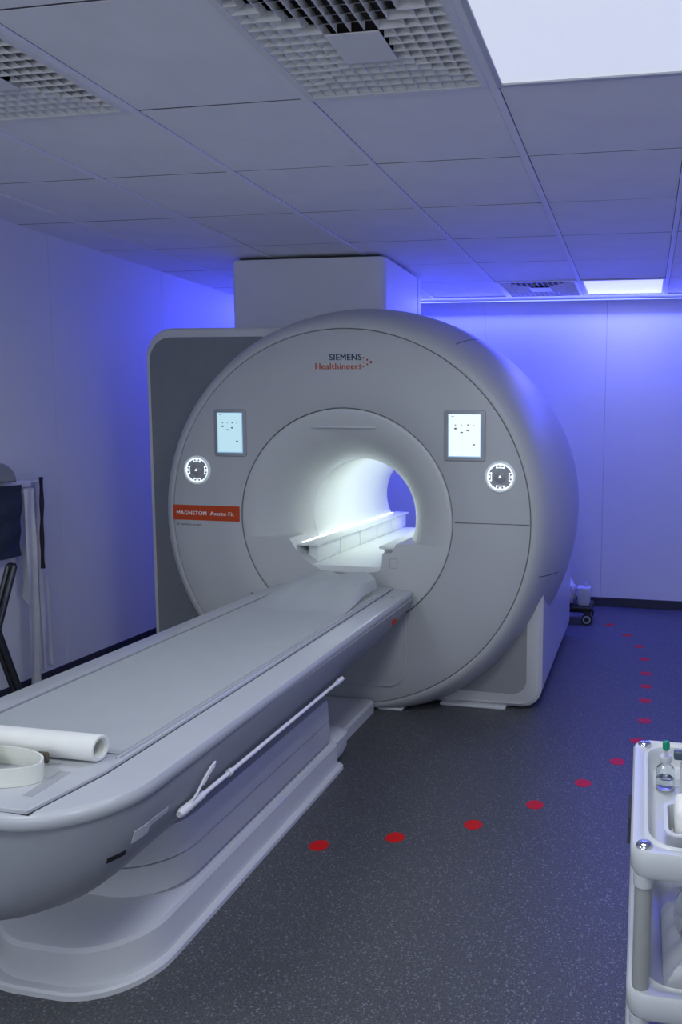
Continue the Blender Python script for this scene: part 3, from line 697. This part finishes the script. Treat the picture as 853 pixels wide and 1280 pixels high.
# ================================================================ FLOOR STICKERS
DOTS = [(.004, .011), (.246, .113), (.499, .254), (.700, .447), (.869, .666), (1.001, .901), (1.085, 1.145), (1.119, 1.402), (1.123, 1.689), (1.128, 1.924), (1.128, 2.155), (1.119, 2.443), (1.082, 2.725), (.996, 2.989), (.867, 3.251)]
ORD = ['nearest the patient table', 'second from the patient table', 'third from the patient table', 'fourth from the patient table', 'fifth from the patient table', 'sixth from the patient table, left of the cart',
       'seventh from the patient table, hidden by the cart corner', 'eighth from the rear wall, just behind the cart', 'seventh from the rear wall', 'sixth from the rear wall', 'fifth from the rear wall', 'fourth from the rear wall', 'third from the rear wall', 'second from the rear wall', 'nearest the wheeled dolly by the rear wall']
bm = new_bm(); lathe(bm, [(.034, 0), (.034, .0008), (.033, .0012)], (0, 0, 0), 'Z', 28)
d0 = obj('floor_sticker', bm, 'sticker_red', smooth=0)
for k, (x, y) in enumerate(DOTS):
    d = d0 if k == 0 else d0.copy()
    if k: COL.objects.link(d)
    d.location = (x, y, 0)
    tag(d, 'round red floor sticker, ' + ORD[k], 'sticker', 'red floor stickers in a curved line')

# ================================================================ DOLLY BEHIND THE SCANNER
t = thing('wheeled_dolly', 'black wheeled dolly at the rear corner of the scanner', 'dolly', (.60, 3.32, 0))
bm = new_bm(); box(bm, .42, .735, 3.20, 3.45, .10, .135, .008, 2); box(bm, .44, .70, 3.23, 3.42, .085, .10); obj('platform', bm, 'black_plastic', parent=t)
for x, y in ((.695, 3.215), (.695, 3.43), (.45, 3.225), (.45, 3.43)):
    bm = new_bm(); lathe(bm, [(.028, -.014), (.040, -.010), (.040, .010), (.028, .014)], (x, y, .040), 'Y', 24); wh = obj('wheel', bm, 'rubber', parent=t)
    bm = new_bm(); lathe(bm, [(.030, -.0155), (.030, .0155)], (x, y, .040), 'Y', 20); obj('wheel_hub', bm, 'base_grey', parent=wh)
    bm = new_bm(); lathe(bm, [(.018, -.0165), (.018, .0165)], (x, y, .040), 'Y', 16); obj('axle', bm, 'rubber', parent=wh)
    bm = new_bm(); box(bm, x - .018, x + .018, y - .006, y + .006, .079, .10); tube(bm, [(x, y, .078), (x, y, .10)], .008, 8); obj('caster_fork', bm, 'dark_steel', parent=t, smooth=30)
t = thing('canister', 'white plastic canister standing on the wheeled dolly', 'canister', (.665, 3.30, .1352))
bm = new_bm(); loft(bm, [[(x, y, z) for x, y in rr(.665 - a, .665 + a, 3.30 - b_, 3.30 + b_, .018, 5)] for z, a, b_ in ((.1352, .040, .052), (.15, .046, .06), (.255, .052, .064), (.268, .048, .06), (.272, .03, .04))]); bd = obj('body', bm, 'cart_white', parent=t)
bm = new_bm(); lathe(bm, [(.014, .271), (.014, .300), (.010, .305)], (.675, 3.30, 0), 'Z', 16); obj('cap', bm, 'cart_white', parent=t)
t2 = thing('plastic_bag', 'crumpled white plastic bag on the dolly against the scanner', 'bag', (.53, 3.30, .1352))
bm = new_bm(); bmesh.ops.create_icosphere(bm, subdivisions=4, radius=1)
rnd = random.Random(3)
for v in bm.verts:
    d = v.co.normalized(); k = 1 + .13 * math.sin(7 * d.x + 3 * d.z) * math.sin(6 * d.y + 5 * d.z + 1) + .05 * math.sin(17 * d.x + 11 * d.y)
    v.co = Vector((.535 + d.x * .070 * k, 3.30 + d.y * .08 * k, max(.1354, .235 + d.z * .105 * k * (1.0 if d.z < 0 else 1.1 - .3 * abs(d.x)))))
obj('bag_body', bm, 'cloth_white', parent=t2, smooth=50)

# ================================================================ CART AT THE RIGHT
cx0, cx1, cy0, cy1 = 1.072, 1.74, -1.168, -.712
ct = thing('utility_cart', 'white plastic utility cart with grey posts at the right edge', 'cart', ((cx0 + cx1) / 2, (cy0 + cy1) / 2, 0))
def tray(zt, dz=.046, name='tray'):
    bm = new_bm()
    def L(z, d, r): return [(x, y, z) for x, y in rr(cx0 + d, cx1 - d, cy0 + d, cy1 - d, r, 8)]
    loft(bm, [L(zt - dz, .005, .032), L(zt - dz + .006, .001, .035), L(zt - .006, 0, .036), L(zt, .004, .034), L(zt, .018, .04), L(zt - .004, .021, .045), L(zt - .004, .026, .05), L(zt - .001, .029, .05), L(zt - .012, .034, .05), L(zt - .036, .040, .045), L(zt - .039, .046, .04)], True, True)
    return obj(name, bm, 'cart_white', parent=ct, smooth=50)
ZT = [.78, .535, .29]
for z in ZT: tray(z)
bm = new_bm()
for k in range(9):
    y = cy0 + .09 + k * .033; box(bm, cx0 + .07, cx1 - .07, y, y + .006, ZT[0] - .0395, ZT[0] - .0375)
obj('tray_ribs', bm, 'cart_white', parent=ct, smooth=0)
for px, py in ((cx0 + .023, cy0 + .024), (cx0 + .023, cy1 - .026), (cx1 - .023, cy0 + .024), (cx1 - .023, cy1 - .026)):
    for za, zb in ((ZT[1] + .0, ZT[0] - .046), (ZT[2], ZT[1] - .046)):
        bm = new_bm(); tube(bm, [(px, py, za), (px, py, zb)], .0140, 16); po = obj('post', bm, 'post_grey', parent=ct)
        bm = new_bm(); lathe(bm, [(.0165, zb - .020), (.0175, zb)], (px, py, 0), 'Z', 18); obj('collar', bm, 'cart_white', parent=po)
    bm = new_bm(); lathe(bm, [(.0145, ZT[0] - .003), (.0145, ZT[0] + .001), (.012, ZT[0] + .004), (.006, ZT[0] + .0055), (0.0001, ZT[0] + .006)], (px, py, 0), 'Z', 20); obj('corner_cap', bm, 'chrome', parent=ct)
    bm = new_bm(); tube(bm, [(px, py, .075), (px, py, ZT[2] - .046)], .012, 12); obj('caster_stem', bm, 'dark_steel', parent=ct)
    bm = new_bm(); lathe(bm, [(.026, -.012), (.037, -.009), (.037, .009), (.026, .012)], (px, py, .037), 'X', 20); obj('caster_wheel', bm, 'rubber', parent=ct)
bm = new_bm(); prism(bm, rr(cy0 + .07, cy1 - .07, ZT[2] - .02, ZT[1] - .05, .05, 6), cx0 + .012, cx0 + .018, 'X'); obj('side_guard', bm, 'cart_white', parent=ct)
bm = new_bm(); prism(bm, [(cy0 + .14, .715), (cy0 + .20, .690), (cy0 + .27, .735), (cy0 + .25, .752), (cy0 + .16, .752)], cx0 - .006, cx0 + .003, 'X'); obj('side_clip', bm, 'strap_dark', parent=ct)

# things on the cart
TZ = ZT[0] - .0375 + .0004
vx, vy = 1.136, -.855
t = thing('glass_vial', 'small clear glass vial with a green topped spike on the cart tray', 'vial', (vx, vy, TZ))
bm = new_bm(); lathe(bm, [(8.2e-05, 0), (0.01722, 0), (0.01845, 0.0018), (0.01845, 0.036), (0.01722, 0.0414), (0.00984, 0.0477), (0.00902, 0.0504), (0.00902, 0.0576), (0.00779, 0.0576), (0.00779, 0.0495), (0.01558, 0.0405), (0.016974, 0.0351), (0.016974, 0.0036), (8.2e-05, 0.0027)], (vx, vy, TZ), 'Z', 28); obj('glass', bm, 'clear_glass', parent=t, smooth=50)
bm = new_bm(); lathe(bm, [(8.2e-05, 0.00288), (0.016728, 0.00378), (0.016728, 0.0216), (8.2e-05, 0.0216)], (vx, vy, TZ), 'Z', 28); obj('liquid', bm, 'clear_liquid', parent=t, smooth=50)
bm = new_bm(); lathe(bm, [(0.01107, 0.05355), (0.01189, 0.0549), (0.01189, 0.0648), (0.01025, 0.0666), (0.00328, 0.06705), (0.00246, 0.0792)], (vx, vy, TZ), 'Z', 24); obj('crimp_cap', bm, 'cart_white', parent=t)
bm = new_bm(); lathe(bm, [(0.00328, 0.0774), (0.00697, 0.0801), (0.00738, 0.09), (0.00615, 0.0954), (0.00246, 0.0972)], (vx, vy, TZ), 'Z', 20); obj('spike_cap', bm, 'green_cap', parent=t)
sx, sy2 = 1.190, -.915
t = thing('spray_bottle', 'white bottle with slate blue cap on the cart tray', 'bottle', (sx, sy2, TZ))
bm = new_bm(); lathe(bm, [(.027, 0), (.030, .003), (.030, .075), (.024, .088), (.016, .093), (.016, .096)], (sx, sy2, TZ), 'Z', 28); obj('body', bm, 'cart_white', parent=t)
bm = new_bm(); lathe(bm, [(.020, .0955), (.021, .098), (.021, .118), (.018, .121)], (sx, sy2, TZ), 'Z', 24); cpx = obj('cap', bm, 'slate_cap', parent=t)
bm = new_bm(); box(bm, sx - .042, sx - .019, sy2 - .009, sy2 + .009, TZ + .088, TZ + .104, .003, 2); obj('trigger', bm, 'slate_cap', parent=cpx)
t = thing('white_tub', 'white plastic tub filled with folded wipes at the near corner of the cart tray', 'tub', (1.184, -1.06, TZ))
bm = new_bm()
def TL(z, a, b_, r): return [(x, y, TZ + z) for x, y in rr(1.184 - a, 1.184 + a, -1.06 - b_, -1.06 + b_, r, 6)]
loft(bm, [TL(0, .044, .044, .014), TL(.003, .047, .047, .016), TL(.040, .053, .055, .02), TL(.042, .057, .059, .02), TL(.045, .057, .059, .02), TL(.045, .050, .052, .018), TL(.006, .042, .042, .012)], True, True)
obj('tub_body', bm, 'cart_white', parent=t)
bm = new_bm(); box(bm, 1.145, 1.223, -1.098, -1.022, TZ + .0075, TZ + .078, .014, 3); obj('tissue_pad', bm, 'paper_roll', parent=t)
# bagged bowl on the second shelf
TZ2 = ZT[1] - .039 + .0006
t = thing('plastic_bowl', 'round clear plastic bowl in crumpled white wrapping on the middle cart shelf', 'bowl', (1.30, -.99, TZ2))
bm = new_bm(); n = 40; g = []
for a in range(n + 1):
    row = []
    for b_ in range(n + 1):
        u, v = 2 * a / n - 1, 2 * b_ / n - 1; q_ = max(abs(u), abs(v)); e_ = max(0, 1 - q_ ** 4)
        row.append(bm.verts.new((1.30 + u * .165, -.99 + v * .115, TZ2 + .004 + .075 * e_ + .016 * e_ * (math.sin(8 * u + 5 * v) * math.sin(7 * v - 9 * u + 1) + .4 * math.sin(21 * u + 3)))))
    g.append(row)
for a in range(n):
    for b_ in range(n): bm.faces.new((g[a][b_], g[a + 1][b_], g[a + 1][b_ + 1], g[a][b_ + 1]))
obj('wrapping', bm, 'film_white', parent=t, smooth=35)
bm = new_bm(); lathe(bm, [(.030, .002), (.055, .004), (.068, .022), (.074, .026), (.074, .029), (.066, .027), (.052, .009), (.030, .006)], (0, 0, 0), 'Z', 40, closed=True)
bmesh.ops.rotate(bm, verts=bm.verts, cent=(0, 0, 0), matrix=Matrix.Rotation(math.radians(28), 3, 'X'))
bmesh.ops.translate(bm, verts=bm.verts, vec=(1.225, -1.03, TZ2 + .082)); obj('bowl_shell', bm, 'clear_plastic', parent=t, smooth=50)
t = thing('plastic_bag', 'clear plastic bag standing at the back of the middle cart shelf', 'bag', (1.33, -.80, TZ2))
bm = new_bm(); g = []
for a in range(25):
    row = []
    for b_ in range(21):
        u, v = a / 24, b_ / 20
        row.append(bm.verts.new((1.16 + u * .42, -.80 + .035 * math.sin(5 * u + 3 * v) + .015 * math.sin(16 * u - 8 * v) * v, TZ2 + .003 + v * (.17 - .05 * u))))
    g.append(row)
for a in range(24):
    for b_ in range(20): bm.faces.new((g[a][b_], g[a + 1][b_], g[a + 1][b_ + 1], g[a][b_ + 1]))
obj('bag_film', bm, 'clear_plastic', parent=t, smooth=60)
TZ3 = ZT[2] - .039 + .0006
t = thing('storage_bin', 'white perforated bin on the bottom cart shelf', 'bin', (1.32, -.98, TZ3))
bm = new_bm()
def BL(z, d): return [(x, y, TZ3 + z) for x, y in rr(1.15 + d, 1.50 - d, -1.10 + d, -.86 - d, .03, 6)]
loft(bm, [BL(0, .01), BL(.12, 0), BL(.124, 0), BL(.124, .008), BL(.006, .016)]); bn = obj('bin_body', bm, 'cart_white', parent=t)
for k in range(5):
    bm = new_bm(); lathe(bm, [(.008, -.0015), (.008, .002)], (1.20 + k * .06, -1.100, TZ3 + .095), 'Y', 12); obj('hole', bm, 'groove_dark', parent=bn, smooth=0)

# ================================================================ RACK ON THE LEFT WALL
rx = XL + .075
t = thing('wall_rail', 'white horizontal hanging rail on the left wall', 'rail', (XL, .8, 1.13))
bm = new_bm(); box(bm, rx - .014, rx + .014, .35, 1.10, 1.118, 1.152, .004, 2); obj('bar', bm, 'rail_white', parent=t)
bm = new_bm(); tube(bm, [(rx, 1.095, 1.141), (rx, 1.175, 1.141)], .007, 10); obj('end_rod', bm, 'rod_white', parent=t)
for y in (.50, 1.02):
    bm = new_bm(); box(bm, XL, rx - .0138, y - .015, y + .015, 1.125, 1.146, .003, 1); obj('bracket', bm, 'cart_white', parent=t)
def hanging(name, label, cat, y0, y1, ztop, zbot, x, m, wav=.01, ny_=12, nz=30, seed=0, ragged=.0, group=None, th=.004, shift=0.0):
    bm = new_bm(); rn = random.Random(seed); ph = rn.uniform(0, 6); g = []
    for a in range(ny_ + 1):
        row = []
        for b_ in range(nz + 1):
            u, v = a / ny_, b_ / nz
            y = y0 + (y1 - y0) * u + wav * .8 * math.sin(4.2 * v + ph) + shift * v
            z = ztop + (zbot + ragged * math.sin(7 * u + ph) - ztop) * v
            row.append(bm.verts.new((x + wav * math.sin(7 * u + 2.5 * v + ph) * (.4 + .6 * v) + wav * .4 * math.sin(17 * v + 3 * u), y, z)))
        g.append(row)
    for a in range(ny_):
        for b_ in range(nz): bm.faces.new((g[a][b_], g[a + 1][b_], g[a + 1][b_ + 1], g[a][b_ + 1]))
    bmesh.ops.solidify(bm, geom=bm.faces[:], thickness=th)
    o = obj(name, bm, m, origin=(x, (y0 + y1) / 2, zbot), smooth=60)
    return tag(o, label, cat, group)
hanging('fixation_strap', 'wide white fabric strap hanging from the wall rail', 'strap', 1.05, 1.14, 1.168, .52, rx - .032, 'cloth_white', .008, seed=1, ragged=.03)
hanging('fixation_strap', 'long narrow white strap hanging almost to the floor by the left wall', 'strap', 1.035, 1.10, 1.112, .055, rx + .03, 'cloth_white', .005, seed=2, ragged=.01, shift=-.02)
hanging('fixation_strap', 'white strap with a curled corner ending low beside the dark strap', 'strap', 1.20, 1.26, 1.15, .115, XL + .02, 'cloth_white', .004, seed=5, ragged=.012)
hanging('dark_strap', 'narrow dark navy strap hanging at the end of the rail', 'strap', 1.145, 1.175, 1.165, .675, rx + .014, 'strap_dark', .006, seed=3, th=.006)
hanging('navy_apron', 'dark navy apron hanging from the wall rail at the left edge', 'apron', .72, 1.01, 1.135, .77, rx + .03, 'navy_cloth', .010, seed=4, th=.01)
t = thing('dome_pad', 'grey rounded pad resting on top of the wall rail', 'pad', (rx, .86, 1.1525))
bm = new_bm(); ol = [(.86 + .105 * math.cos(PI * k / 20), 1.1525 + .10 * math.sin(PI * k / 20)) for k in range(21)]
prism(bm, ol, rx - .012, rx + .06, 'X', .008); obj('pad_body', bm, 'grey_felt', parent=t)
# folding stand with crossed dark legs
t = thing('folding_stand', 'folded stand with crossed dark metal legs by the left wall', 'stand', (-1.93, .75, 0))
def legp(p, q, r=.0135):
    b_ = new_bm(); tube(b_, [p, q], r, 10); return b_
for x in (-1.965, -1.932):
    l1 = obj('leg', legp((x, .825, .755), (x, .53, .012)), 'dark_steel', parent=t)
    bm = new_bm(); tube(bm, [(x, .535, .026), (x, .53, 0.0)], .015, 10); obj('foot', bm, 'rubber', parent=l1)
    l2 = obj('leg', legp((x + .066, .56, .74), (x + .066, .785, .04)), 'dark_steel', parent=t)
    bm = new_bm(); tube(bm, [(x + .066, .778, .06), (x + .066, .798, 0.0)], .016, 10); obj('foot', bm, 'rubber', parent=l2)
obj('cross_bar', legp((-1.965, .825, .755), (-1.932, .825, .755)), 'dark_steel', parent=t)
obj('cross_bar', legp((-1.965, .595, .177), (-1.932, .595, .177)), 'dark_steel', parent=t)
obj('pivot', legp((-1.975, .685, .395), (-1.89, .685, .395), .006), 'chrome', parent=t)
